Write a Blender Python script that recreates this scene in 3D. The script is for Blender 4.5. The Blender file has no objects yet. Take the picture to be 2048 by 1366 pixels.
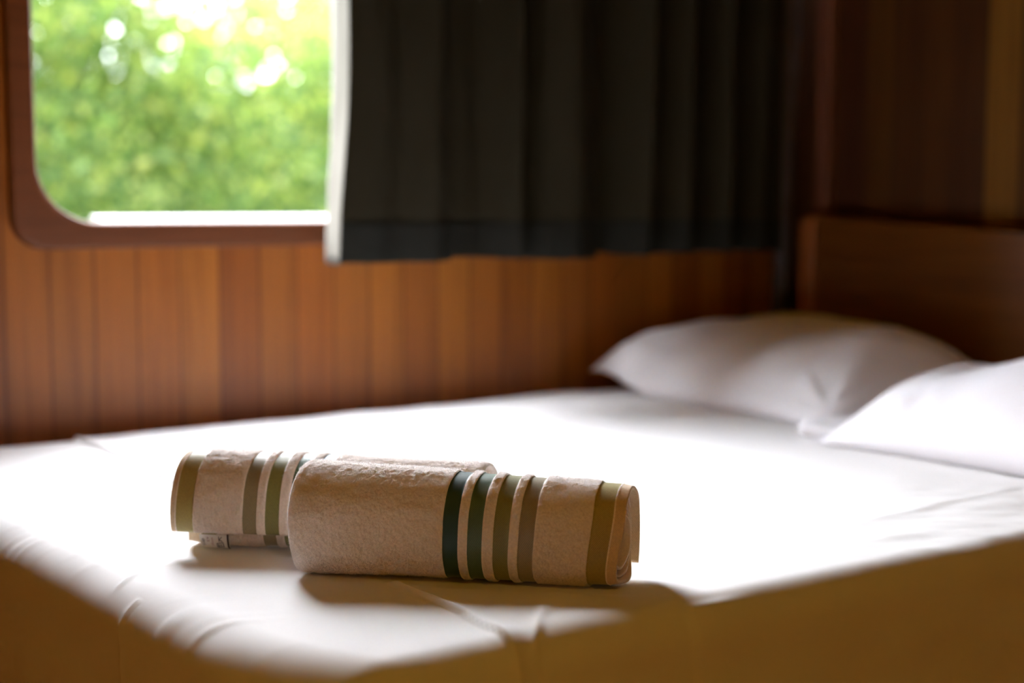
import bpy, bmesh, math, random
import numpy as np
from mathutils import Vector

random.seed(7)
RNG = np.random.default_rng(11)
scene = bpy.context.scene
COL = scene.collection
BED = 0.50            # height of the made bed above the floor

# ------------------------------------------------------------------ noise
def _hash(ix, iy, seed):
    h = (ix.astype(np.int64) * 374761393 + iy.astype(np.int64) * 668265263 + seed * 1274126177) & 0xFFFFFFFF
    h = ((h ^ (h >> 13)) * 1274126177) & 0xFFFFFFFF
    h = h ^ (h >> 16)
    return (h & 0xFFFF) / 65535.0

def vnoise(x, y, seed=0):
    ix = np.floor(x); iy = np.floor(y)
    fx = x - ix; fy = y - iy
    fx = fx * fx * fx * (fx * (fx * 6 - 15) + 10); fy = fy * fy * fy * (fy * (fy * 6 - 15) + 10)
    ix = ix.astype(np.int64); iy = iy.astype(np.int64)
    a = _hash(ix, iy, seed); b = _hash(ix + 1, iy, seed)
    c = _hash(ix, iy + 1, seed); d = _hash(ix + 1, iy + 1, seed)
    return (a * (1 - fx) + b * fx) * (1 - fy) + (c * (1 - fx) + d * fx) * fy - 0.5

def fbm(x, y, seed=0, octv=3):
    s = 0; amp = 1.0; f = 1.0
    for o in range(octv):
        s = s + amp * vnoise(x * f, y * f, seed + 17 * o); amp *= 0.5; f *= 2.03
    return s

def sstep(a, b, x):
    t = np.clip((x - a) / (b - a), 0, 1)
    return t * t * (3 - 2 * t)

# ------------------------------------------------------------------ object helpers
def link(o, parent=None):
    COL.objects.link(o)
    if parent is not None:
        o.parent = parent
    return o

def tag(o, label=None, cat=None, group=None, kind=None):
    if label: o['label'] = label
    if cat: o['category'] = cat
    if group: o['group'] = group
    if kind: o['kind'] = kind
    return o

def empty(name, loc):
    o = bpy.data.objects.new(name, None)
    o.empty_display_size = 0.05
    COL.objects.link(o); o.location = loc
    return o

def mesh_obj(name, verts, faces, mat, parent=None, smooth=True, origin=None):
    """origin: world point that becomes the object's origin (verts given in world coordinates)"""
    v = np.asarray(verts, dtype=float)
    me = bpy.data.meshes.new(name)
    off = np.zeros(3)
    if parent is not None:
        off = np.array(parent['_w'])
    elif origin is not None:
        off = np.array(origin)
    me.from_pydata((v - off).tolist(), [], [list(f) for f in faces])
    me.update()
    if mat: me.materials.append(mat)
    if smooth:
        me.polygons.foreach_set('use_smooth', [True] * len(me.polygons))
    o = bpy.data.objects.new(name, me)
    if parent is None and origin is not None:
        o.location = origin
    link(o, parent)
    o['_w'] = (off if parent is None else np.array(parent['_w'])).tolist()
    return o

def thing(name, loc, label, cat, group=None):
    o = empty(name, loc); o['_w'] = list(loc)
    return tag(o, label, cat, group)

def bm_obj(name, bm, mat, parent=None, smooth=False, origin=None):
    bmesh.ops.recalc_face_normals(bm, faces=bm.faces)
    vs = [v.co[:] for v in bm.verts]
    bm.verts.index_update()
    fs = [[v.index for v in f.verts] for f in bm.faces]
    bm.free()
    return mesh_obj(name, vs, fs, mat, parent, smooth, origin)

def add_box(bm, x0, x1, y0, y1, z0, z1, bevel=0.0, seg=2):
    r = bmesh.ops.create_cube(bm, size=1.0)
    for v in r['verts']:
        v.co = Vector(((x0 + x1) / 2 + v.co.x * (x1 - x0), (y0 + y1) / 2 + v.co.y * (y1 - y0), (z0 + z1) / 2 + v.co.z * (z1 - z0)))
    if bevel > 0:
        es = list({e for v in r['verts'] for e in v.link_edges})
        bmesh.ops.bevel(bm, geom=es, offset=bevel, segments=seg, affect='EDGES', profile=0.5)

def box_obj(name, b, mat, parent=None, bevel=0.0, seg=2, origin=None, smooth=False):
    bm = bmesh.new(); add_box(bm, *b, bevel=bevel, seg=seg)
    return bm_obj(name, bm, mat, parent, smooth, origin)

def grid_faces(nu, nv, off=0, close_u=False, close_v=False):
    iu = np.arange(nu if close_u else nu - 1); iv = np.arange(nv if close_v else nv - 1)
    I, J = np.meshgrid(iu, iv, indexing='ij')
    I2 = (I + 1) % nu; J2 = (J + 1) % nv
    return (np.stack([I * nv + J, I2 * nv + J, I2 * nv + J2, I * nv + J2], -1).reshape(-1, 4) + off)

# ------------------------------------------------------------------ materials
def new_mat(name):
    m = bpy.data.materials.new(name); m.use_nodes = True
    nt = m.node_tree; nt.nodes.clear()
    out = nt.nodes.new('ShaderNodeOutputMaterial')
    b = nt.nodes.new('ShaderNodeBsdfPrincipled')
    nt.links.new(b.outputs[0], out.inputs[0])
    return m, nt, b, out

def N(nt, t, **kw):
    n = nt.nodes.new(t)
    for k, v in kw.items(): setattr(n, k, v)
    return n

def math_n(nt, op, a, b=None, c=None):
    n = nt.nodes.new('ShaderNodeMath'); n.operation = op
    for i, s in enumerate((a, b, c)):
        if s is None: continue
        if isinstance(s, (int, float)): n.inputs[i].default_value = s
        else: nt.links.new(s, n.inputs[i])
    return n.outputs[0]

def ramp(nt, fac, stops, interp='LINEAR'):
    r = nt.nodes.new('ShaderNodeValToRGB'); cr = r.color_ramp; cr.interpolation = interp
    while len(cr.elements) < len(stops): cr.elements.new(0.5)
    for e, (p, c) in zip(cr.elements, stops):
        e.position = p; e.color = (*c, 1) if len(c) == 3 else c
    if fac is not None: nt.links.new(fac, r.inputs[0])
    return r

def mixc(nt, fac, a, b, mode='MIX'):
    n = nt.nodes.new('ShaderNodeMix'); n.data_type = 'RGBA'; n.blend_type = mode
    if isinstance(fac, (int, float)): n.inputs[0].default_value = fac
    else: nt.links.new(fac, n.inputs[0])
    for i, s in ((6, a), (7, b)):
        if isinstance(s, tuple): n.inputs[i].default_value = (*s, 1)
        else: nt.links.new(s, n.inputs[i])
    return n.outputs[2]

def wood(name, axis, grain, plank, offset, cols, rough=0.45, groove=0.0035, seed=0.0, spec=0.4, pale=None):
    """axis: coordinate across the planks, grain: coordinate the grain runs along"""
    m, nt, b, out = new_mat(name)
    geo = N(nt, 'ShaderNodeNewGeometry')
    sep = N(nt, 'ShaderNodeSeparateXYZ'); nt.links.new(geo.outputs['Position'], sep.inputs[0])
    ax = sep.outputs['XYZ'.index(axis)]
    q = math_n(nt, 'DIVIDE', math_n(nt, 'SUBTRACT', ax, offset), plank)
    idx = math_n(nt, 'FLOOR', q); fr = math_n(nt, 'FRACT', q)
    wn = N(nt, 'ShaderNodeTexWhiteNoise', noise_dimensions='1D')
    nt.links.new(math_n(nt, 'ADD', idx, seed), wn.inputs['W'])
    # stretched grain, shifted per plank
    mp = N(nt, 'ShaderNodeMapping')
    sc = [26.0, 26.0, 26.0]; sc['XYZ'.index(grain)] = 1.3
    mp.inputs['Scale'].default_value = sc
    nt.links.new(geo.outputs['Position'], mp.inputs['Vector'])
    cmb = N(nt, 'ShaderNodeCombineXYZ')
    nt.links.new(math_n(nt, 'MULTIPLY', idx, 3.71), cmb.inputs['XYZ'.index(grain)])
    nt.links.new(cmb.outputs[0], mp.inputs['Location'])
    n1 = N(nt, 'ShaderNodeTexNoise'); n1.inputs['Scale'].default_value = 1.0
    n1.inputs['Detail'].default_value = 5; n1.inputs['Distortion'].default_value = 0.8
    nt.links.new(mp.outputs[0], n1.inputs['Vector'])
    mp2 = N(nt, 'ShaderNodeMapping'); sc2 = [150.0] * 3; sc2['XYZ'.index(grain)] = 4.0
    mp2.inputs['Scale'].default_value = sc2
    nt.links.new(geo.outputs['Position'], mp2.inputs['Vector'])
    n2 = N(nt, 'ShaderNodeTexNoise'); n2.inputs['Scale'].default_value = 1.0; n2.inputs['Detail'].default_value = 3
    nt.links.new(mp2.outputs[0], n2.inputs['Vector'])
    base = ramp(nt, wn.outputs['Value'], [(i / max(1, len(cols) - 1), c) for i, c in enumerate(cols)])
    basec = base.outputs[0]
    if pale:
        basec = mixc(nt, math_n(nt, 'COMPARE', idx, pale[0], 0.1), basec, pale[1])
    g = ramp(nt, n1.outputs['Fac'], [(0.25, (0.64, 0.55, 0.48)), (0.50, (1, 1, 1)), (0.75, (1.13, 1.07, 0.98))])
    c1 = mixc(nt, 0.85, basec, g.outputs[0], 'MULTIPLY')
    g2 = ramp(nt, n2.outputs['Fac'], [(0.35, (0.78, 0.74, 0.7)), (0.6, (1, 1, 1))])
    c2 = mixc(nt, 0.6, c1, g2.outputs[0], 'MULTIPLY')
    d = math_n(nt, 'MINIMUM', fr, math_n(nt, 'SUBTRACT', 1.0, fr))
    line = math_n(nt, 'SMOOTH_MIN', math_n(nt, 'DIVIDE', d, groove / plank), 1.0, 0.1)
    if groove > 0:
        lc = ramp(nt, line, [(0.0, (0.25, 0.19, 0.14)), (0.9, (1, 1, 1))])
        c2 = mixc(nt, 0.9, c2, lc.outputs[0], 'MULTIPLY')
    nt.links.new(c2, b.inputs['Base Color'])
    b.inputs['Roughness'].default_value = rough
    b.inputs['Specular IOR Level'].default_value = spec
    bp = N(nt, 'ShaderNodeBump'); bp.inputs['Strength'].default_value = 0.25; bp.inputs['Distance'].default_value = 0.003
    hsum = math_n(nt, 'ADD', line, math_n(nt, 'MULTIPLY', n2.outputs['Fac'], 0.25))
    nt.links.new(hsum, bp.inputs['Height']); nt.links.new(bp.outputs[0], b.inputs['Normal'])
    return m

WC = [(0.31, 0.090, 0.013), (0.43, 0.142, 0.018), (0.345, 0.108, 0.016), (0.46, 0.160, 0.020), (0.36, 0.098, 0.013)]
M_wall = wood('plank_wood', 'X', 'Z', 0.0888, 0.791, WC, rough=0.38, groove=0.0042)
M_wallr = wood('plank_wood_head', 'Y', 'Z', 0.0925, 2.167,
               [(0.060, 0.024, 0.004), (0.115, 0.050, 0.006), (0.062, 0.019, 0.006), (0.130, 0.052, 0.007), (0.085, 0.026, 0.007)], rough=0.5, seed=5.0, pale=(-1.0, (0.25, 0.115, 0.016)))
M_walll = wood('plank_wood_foot', 'Y', 'Z', 0.0888, 0, [(0.46, 0.20, 0.035), (0.52, 0.24, 0.04)], rough=0.4)
M_frame = wood('frame_wood', 'Y', 'X', 5.0, -20, [(0.175, 0.053, 0.016), (0.175, 0.053, 0.016)], rough=0.4, groove=0.0001)
M_head = wood('headboard_wood', 'X', 'Y', 5.0, -20, [(0.165, 0.058, 0.011), (0.165, 0.058, 0.011)], rough=0.32, groove=0.0001)
M_stile = wood('stile_wood', 'X', 'Z', 5.0, -20, [(0.34, 0.105, 0.028), (0.34, 0.105, 0.028)], rough=0.35, groove=0.0001)  # lighter, redder tone carries the light caught on the headboard's rounded edge
M_floor = wood('floor_wood', 'X', 'Y', 0.11, 0, [(0.50, 0.24, 0.035), (0.55, 0.26, 0.04)], rough=0.4)
M_ceil = wood('ceiling_wood', 'Y', 'X', 0.10, 0, [(0.52, 0.25, 0.04), (0.56, 0.27, 0.045)], rough=0.5)

def plain(name, col, rough=0.6, spec=0.3, noise=0.0, nscale=40, sheen=0.0):
    m, nt, b, out = new_mat(name)
    b.inputs['Roughness'].default_value = rough; b.inputs['Specular IOR Level'].default_value = spec
    b.inputs['Sheen Weight'].default_value = sheen
    tc = N(nt, 'ShaderNodeTexCoord'); n = N(nt, 'ShaderNodeTexNoise'); n.inputs['Scale'].default_value = nscale
    n.inputs['Detail'].default_value = 4
    nt.links.new(tc.outputs['Object'], n.inputs['Vector'])
    lo = tuple(c * (1 - noise) for c in col); hi = tuple(min(1, c * (1 + noise)) for c in col)
    r = ramp(nt, n.outputs['Fac'], [(0.3, lo), (0.7, hi)])
    nt.links.new(r.outputs[0], b.inputs['Base Color'])
    return m

def cloth_mat(name, col, weave=900, strength=0.12, trans=0.0, tcol=None, rough=0.85, sheen=0.1):
    m, nt, b, out = new_mat(name)
    b.inputs['Base Color'].default_value = (*col, 1)
    b.inputs['Roughness'].default_value = rough; b.inputs['Specular IOR Level'].default_value = 0.15
    b.inputs['Sheen Weight'].default_value = sheen; b.inputs['Sheen Roughness'].default_value = 0.5
    tc = N(nt, 'ShaderNodeTexCoord')
    n = N(nt, 'ShaderNodeTexNoise'); n.inputs['Scale'].default_value = weave; n.inputs['Detail'].default_value = 2
    nt.links.new(tc.outputs['Object'], n.inputs['Vector'])
    n3 = N(nt, 'ShaderNodeTexNoise'); n3.inputs['Scale'].default_value = 9; n3.inputs['Detail'].default_value = 5
    n3.inputs['Distortion'].default_value = 1.2
    nt.links.new(tc.outputs['Object'], n3.inputs['Vector'])
    h = math_n(nt, 'ADD', math_n(nt, 'MULTIPLY', n.outputs['Fac'], 0.12), n3.outputs['Fac'])
    bp = N(nt, 'ShaderNodeBump'); bp.inputs['Strength'].default_value = strength; bp.inputs['Distance'].default_value = 0.006
    nt.links.new(h, bp.inputs['Height']); nt.links.new(bp.outputs[0], b.inputs['Normal'])
    if trans > 0:
        t = N(nt, 'ShaderNodeBsdfTranslucent'); t.inputs[0].default_value = (*(tcol or col), 1)
        mx = N(nt, 'ShaderNodeMixShader'); mx.inputs[0].default_value = trans
        nt.links.new(b.outputs[0], mx.inputs[1]); nt.links.new(t.outputs[0], mx.inputs[2])
        nt.links.new(mx.outputs[0], out.inputs[0])
    return m

M_sheet = cloth_mat('white_sheet_cotton', (0.84, 0.83, 0.82), strength=0.10)
M_pillow = cloth_mat('white_pillow_cotton', (0.88, 0.87, 0.90), strength=0.38)
M_curt = cloth_mat('dark_olive_curtain_cloth', (0.024, 0.0195, 0.0105), strength=0.15, trans=0.03, tcol=(0.10, 0.08, 0.03), sheen=0.0)
M_hem = cloth_mat('curtain_hem_cloth', (0.015, 0.015, 0.012), strength=0.15, sheen=0.0)  # same cloth tinted darker, stands for no backlight passing the doubled layer
M_lining = cloth_mat('cream_lining_cloth', (0.105, 0.094, 0.072), strength=0.15, trans=0.10, tcol=(0.22, 0.2, 0.15))
M_mattress = plain('mattress_ticking', (0.7, 0.68, 0.62), noise=0.05)
M_sill = plain('pale_sill_paint', (0.16, 0.155, 0.14), rough=0.5, noise=0.04)
M_grey = plain('grey_brown_trim', (0.11, 0.085, 0.085), rough=0.5, noise=0.2, nscale=12)
M_pink = wood('corner_post_wood', 'X', 'Z', 5.0, -20, [(0.20, 0.075, 0.048), (0.20, 0.075, 0.048)], rough=0.4, groove=0.0001)

# towel: stripes follow the distance from the hem (UV x, metres) -------------
def lin(r, g, b):
    f = lambda c: ((c / 255 + 0.055) / 1.055) ** 2.4 if c / 255 > 0.04045 else c / 255 / 12.92
    return (f(r), f(g), f(b))
HEM = 0.0185
BANDS = [(0.0200, 0.0430, lin(176, 160, 92)), (0.1100, 0.1285, lin(152, 140, 105)),
         (0.1400, 0.1590, lin(134, 132, 72)), (0.1720, 0.1900, lin(78, 104, 72)), (0.2020, 0.2205, lin(18, 62, 46))]

def towel_mat(name, terry=(0.95, 0.86, 0.80)):
    m, nt, b, out = new_mat(name)
    uv = N(nt, 'ShaderNodeUVMap'); uv.uv_map = 'UVMap'
    sep = N(nt, 'ShaderNodeSeparateXYZ'); nt.links.new(uv.outputs[0], sep.inputs[0])
    x = math_n(nt, 'MULTIPLY', sep.outputs[0], 4.0)
    hemc = lin(226, 202, 168)
    stops = [(0.0, hemc), (HEM * 4, terry)]; sat = [(0.0, (0.4,) * 3), (HEM * 4, (0,) * 3)]
    for a, e, c in BANDS:
        stops += [(a * 4, c), (e * 4, terry)]; sat += [(a * 4, (1,) * 3), (e * 4, (0,) * 3)]
    cr = ramp(nt, x, stops, 'CONSTANT'); sr = ramp(nt, x, sat, 'CONSTANT')
    # pile mottling
    tc = N(nt, 'ShaderNodeTexCoord')
    n = N(nt, 'ShaderNodeTexNoise'); n.inputs['Scale'].default_value = 420; n.inputs['Detail'].default_value = 3
    nt.links.new(tc.outputs['Object'], n.inputs['Vector'])
    nr = ramp(nt, n.outputs['Fac'], [(0.3, (0.86,) * 3), (0.7, (1.06,) * 3)])
    col = mixc(nt, 0.8, cr.outputs[0], nr.outputs[0], 'MULTIPLY')
    # diagonal twill on the woven bands
    tw = math_n(nt, 'SINE', math_n(nt, 'MULTIPLY', math_n(nt, 'ADD', sep.outputs[0], math_n(nt, 'MULTIPLY', sep.outputs[1], 0.75)), 2 * math.pi / 0.0024))
    twr = ramp(nt, math_n(nt, 'MULTIPLY_ADD', tw, 0.5, 0.5), [(0.0, (0.72,) * 3), (1.0, (1.12,) * 3)])
    col = mixc(nt, sr.outputs[0], col, mixc(nt, 1.0, col, twr.outputs[0], 'MULTIPLY'))
    nt.links.new(col, b.inputs['Base Color'])
    rg = math_n(nt, 'MULTIPLY_ADD', sr.outputs[0], -0.45, 0.92)
    nt.links.new(rg, b.inputs['Roughness'])
    nt.links.new(math_n(nt, 'MULTIPLY_ADD', sr.outputs[0], 0.5, 0.1), b.inputs['Specular IOR Level'])
    b.inputs['Sheen Weight'].default_value = 0.25; b.inputs['Sheen Roughness'].default_value = 0.4
    bp = N(nt, 'ShaderNodeBump'); bp.inputs['Strength'].default_value = 0.5; bp.inputs['Distance'].default_value = 0.0012
    hh = math_n(nt, 'MULTIPLY', n.outputs['Fac'], math_n(nt, 'SUBTRACT', 1.1, sr.outputs[0]))
    nt.links.new(hh, bp.inputs['Height']); nt.links.new(bp.outputs[0], b.inputs['Normal'])
    return m
M_towel = towel_mat('striped_terry')

def fuzz_mat():
    m, nt, b, out = new_mat('terry_fibre')
    at = N(nt, 'ShaderNodeAttribute'); at.attribute_name = 'pile_normal'
    b.inputs['Base Color'].default_value = (0.96, 0.88, 0.83, 1); b.inputs['Roughness'].default_value = 0.9
    b.inputs['Specular IOR Level'].default_value = 0.05
    nt.links.new(at.outputs['Vector'], b.inputs['Normal'])
    t = N(nt, 'ShaderNodeBsdfTranslucent'); t.inputs[0].default_value = (0.97, 0.90, 0.85, 1)
    mx = N(nt, 'ShaderNodeMixShader'); mx.inputs[0].default_value = 0.5
    nt.links.new(b.outputs[0], mx.inputs[1]); nt.links.new(t.outputs[0], mx.inputs[2]); nt.links.new(mx.outputs[0], out.inputs[0])
    return m
M_fuzz = fuzz_mat()

def leaf_mat():
    m, nt, b, out = new_mat('leaf_green')
    geo = N(nt, 'ShaderNodeNewGeometry')
    r = ramp(nt, geo.outputs['Random Per Island'], [(0.0, (0.060, 0.120, 0.060)), (0.35, (0.125, 0.215, 0.085)), (0.7, (0.25, 0.34, 0.12)), (1.0, (0.42, 0.44, 0.15))])
    nt.links.new(r.outputs[0], b.inputs['Base Color']); b.inputs['Roughness'].default_value = 0.6; b.inputs['Specular IOR Level'].default_value = 0.15
    t = N(nt, 'ShaderNodeBsdfTranslucent')
    nt.links.new(mixc(nt, 1.0, r.outputs[0], (1.5, 1.5, 0.8), 'MULTIPLY'), t.inputs[0])
    mx = N(nt, 'ShaderNodeMixShader'); mx.inputs[0].default_value = 0.45
    nt.links.new(b.outputs[0], mx.inputs[1]); nt.links.new(t.outputs[0], mx.inputs[2]); nt.links.new(mx.outputs[0], out.inputs[0])
    return m
M_leaf = leaf_mat()
M_ground = plain('grass_ground', (0.035, 0.075, 0.015), rough=0.9, noise=0.3, nscale=3)
M_label = plain('white_label_satin', (0.80, 0.76, 0.70), rough=0.5, noise=0.03)
M_ink = plain('dark_ink', (0.05, 0.03, 0.035), rough=0.6)
M_inkp = plain('pink_ink', (0.50, 0.30, 0.28), rough=0.6)
M_inkg = plain('grey_ink', (0.30, 0.27, 0.24), rough=0.6)

# ------------------------------------------------------------------ room shell
X0, X1, Y0, Y1, ZC = -0.95, 2.76, -0.95, 2.84, 2.36
WX0, WX1, WZ0, WZ1, WR = 0.770, 1.60, 0.917, 2.16, 0.120       # window opening
def rrect(x0, x1, z0, z1, r, n=16):
    pts = []
    for cx, cz, a0 in ((x1 - r, z1 - r, 0), (x0 + r, z1 - r, 90), (x0 + r, z0 + r, 180), (x1 - r, z0 + r, 270)):
        for k in range(n + 1):
            a = math.radians(a0 + 90 * k / n); pts.append((cx + r * math.cos(a), cz + r * math.sin(a)))
    return pts

def ring_prism(inner, outer, y0, y1):
    """solid between two loops of equal length, from y0 to y1"""
    n = len(inner); v = []
    for y in (y0, y1):
        v += [(p[0], y, p[1]) for p in inner]; v += [(p[0], y, p[1]) for p in outer]
    f = []
    for k in range(n):
        j = (k + 1) % n
        f += [(k, j, n + j, n + k), (2 * n + k, 3 * n + k, 3 * n + j, 2 * n + j),
              (k, 2 * n + k, 2 * n + j, j), (n + k, n + j, 3 * n + j, 3 * n + k)]
    return v, f

def outer_match(inner, x0, x1, z0, z1):
    c = (sum(p[0] for p in inner) / len(inner), (WZ0 + WZ1) / 2); out = []
    for p in inner:
        dx, dz = p[0] - c[0], p[1] - c[1]
        t = min(((x1 - c[0]) / dx if dx > 0 else (x0 - c[0]) / dx) if abs(dx) > 1e-6 else 1e9,
                ((z1 - c[1]) / dz if dz > 0 else (z0 - c[1]) / dz) if abs(dz) > 1e-6 else 1e9)
        out.append([c[0] + dx * t, c[1] + dz * t])
    for cx, cz in ((x0, z0), (x0, z1), (x1, z0), (x1, z1)):
        k = min(range(len(out)), key=lambda i: (out[i][0] - cx) ** 2 + (out[i][1] - cz) ** 2)
        out[k] = [cx, cz]
    return [tuple(p) for p in out]

WT = 0.07
inn = rrect(WX0, WX1, WZ0, WZ1, WR)
v, f = ring_prism(inn, outer_match(inn, X0 - WT, X1 + WT, 0.0, ZC), Y1, Y1 + WT)
tag(mesh_obj('wall_back', v, f, M_wall, smooth=False, origin=(0.9, Y1, 0)), 'wall of upright brown planks with the rounded window, behind the bed', 'wall', kind='structure')

# frame (proud of the planks) with rounded edges
FW = 0.052
prof = [(0.0, 0.075), (0.0, 0.0), (0.0, -0.014), (0.10, -0.019), (0.90, -0.019), (0.97, -0.015), (1.0, -0.006), (1.0, 0.004)]
def frame_mesh(inn, x0, x1, parent):
    outer = rrect(x0 - FW, x1 + FW, WZ0 - FW, WZ1 + FW, 0.062)
    v = []; f = []; n = len(inn)
    for s, dy in prof:
        for a, b_ in zip(inn, outer):
            v.append((a[0] * (1 - s) + b_[0] * s, Y1 + dy, a[1] * (1 - s) + b_[1] * s))
    for r in range(len(prof) - 1):
        for k in range(n):
            j = (k + 1) % n; f.append((r * n + k, r * n + j, (r + 1) * n + j, (r + 1) * n + k))
    fr = mesh_obj('window_frame', v, f, M_frame, parent, smooth=False)
    md = fr.modifiers.new('Bevel', 'BEVEL'); md.width = 0.003; md.segments = 2; md.limit_method = 'ANGLE'
win = thing('window_1', (WX0, Y1, WZ0), 'cabin window with rounded corner and reddish wooden frame, open to green trees', 'window')
win['kind'] = 'structure'
frame_mesh(inn, WX0, WX1, win)
# pale sloping sill / sliding track in the bottom of the opening
bm = bmesh.new()
sx0 = WX0 + 0.128
pts = [(Y1 + 0.002, WZ0 + 0.0005), (Y1 + 0.012, WZ0 + 0.004), (Y1 + 0.062, WZ0 + 0.015), (Y1 + 0.072, WZ0 + 0.015), (Y1 + 0.072, WZ0 - 0.004), (Y1 + 0.002, WZ0 - 0.004)]
va = [bm.verts.new((sx0, y, z)) for y, z in pts]; vb = [bm.verts.new((WX1 - 0.10, y, z)) for y, z in pts]
bm.faces.new(va); bm.faces.new(vb[::-1])
for k in range(len(pts)):
    j = (k + 1) % len(pts); bm.faces.new((va[k], vb[k], vb[j], va[j]))
sl = bm_obj('window_sill', bm, M_sill, win); sl['label'] = 'bright white sill strip along the window bottom'

def slab(name, b, mat, label, cat):
    o = box_obj(name, b, mat, origin=((b[0] + b[1]) / 2, (b[2] + b[3]) / 2, b[4]))
    return tag(o, label, cat, kind='structure')
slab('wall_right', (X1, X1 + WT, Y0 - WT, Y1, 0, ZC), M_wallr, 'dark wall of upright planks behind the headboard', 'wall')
slab('wall_left', (X0 - WT, X0, Y0 - WT, Y1, 0, ZC), M_walll, 'plank wall past the foot of the bed', 'wall')
slab('wall_front', (X0, X1, Y0 - WT, Y0, 0, ZC), M_floor, 'plank wall opposite the window', 'wall')
slab('floor', (X0 - WT, X1 + WT, Y0 - WT, Y1 + WT, -0.06, 0), M_floor, 'wooden cabin floor under the bed', 'floor')
slab('ceiling', (X0 - WT, X1 + WT, Y0 - WT, Y1 + WT, ZC, ZC + 0.06), M_ceil, 'wooden cabin ceiling above the bed', 'ceiling')
# corner trims
t1 = box_obj('trim_1', (X1 - 0.030, X1 + 0.001, 2.636, 2.684, 0.0, ZC), M_pink, bevel=0.008, seg=3, origin=(X1, 2.66, 0))
tag(t1, 'reddish upright wooden post on the dark wall beside the corner', 'trim', kind='structure')
bm = bmesh.new()
bmesh.ops.create_cone(bm, segments=20, radius1=0.022, radius2=0.022, depth=ZC, cap_ends=True)
for vv in bm.verts:
    z = vv.co.z + ZC / 2
    vv.co = Vector((2.715 + vv.co.x, 2.772 + vv.co.y - 0.03 * (z - 1.0), z))
t2 = bm_obj('trim_2', bm, M_grey, smooth=True, origin=(2.715, 2.772, 0))
tag(t2, 'thin grey brown strip in the corner between window wall and headboard wall', 'trim', kind='structure')

# ------------------------------------------------------------------ bed
bed = thing('bed', (1.57, 1.97, 0), 'double bed with dark reddish wooden headboard, set under the window', 'bed')
BX0, BX1, BY0, BY1 = 0.475, 2.640, 1.185, 2.765
box_obj('bed_base', (BX0 + 0.22, BX1 - 0.03, BY0 + 0.09, BY1 - 0.05, 0.0, 0.20), M_stile, bed, bevel=0.006)
mt = box_obj('mattress', (BX0 + 0.19, BX1 - 0.03, BY0 + 0.05, BY1 - 0.04, 0.20, BED - 0.02), M_mattress, bed, bevel=0.03, seg=4, smooth=True)

# headboard: panel with a sloping top, a rounded stile at the window end and a top rail
HX = 2.66
def htop(y): return BED + 0.425 + (y - 2.589) * 0.0475
def extrude_poly(name, poly, x0, x1, mat, parent, bevel):
    bm = bmesh.new()
    a = [bm.verts.new((x0, p[0], p[1])) for p in poly]; b = [bm.verts.new((x1, p[0], p[1])) for p in poly]
    f1 = bm.faces.new(a); f2 = bm.faces.new(b[::-1])
    for k in range(len(poly)):
        j = (k + 1) % len(poly); bm.faces.new((a[k], b[k], b[j], a[j]))
    bmesh.ops.recalc_face_normals(bm, faces=bm.faces)
    if bevel:
        es = [e for e in f1.edges]
        bmesh.ops.bevel(bm, geom=es, offset=bevel, segments=5, affect='EDGES', profile=0.5)
    return bm_obj(name, bm, mat, parent, smooth=True)
yl, yr = 2.662, 1.16
hb_ = extrude_poly('headboard', [(yr, 0.1), (yl - 0.06, 0.1), (yl - 0.06, htop(yl - 0.06) - 0.002), (yr, htop(yr) - 0.002)], HX, HX + 0.05, M_head, bed, 0.006)
arc = [(yl - 0.034 + 0.034 * math.cos(a), htop(yl) - 0.034 + 0.034 * math.sin(a)) for a in np.linspace(0, math.pi / 2, 8)]
extrude_poly('headboard_stile', [(yl - 0.0598, 0.1), (yl, 0.1)] + arc + [(yl - 0.0598, htop(yl - 0.06))], HX - 0.006, HX + 0.05, M_stile, bed, 0.016)
for o in bed.children:
    if o.type == 'MESH' and o.name.startswith('headboard'):
        md = o.modifiers.new('Es', 'EDGE_SPLIT'); md.split_angle = math.radians(35)

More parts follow.
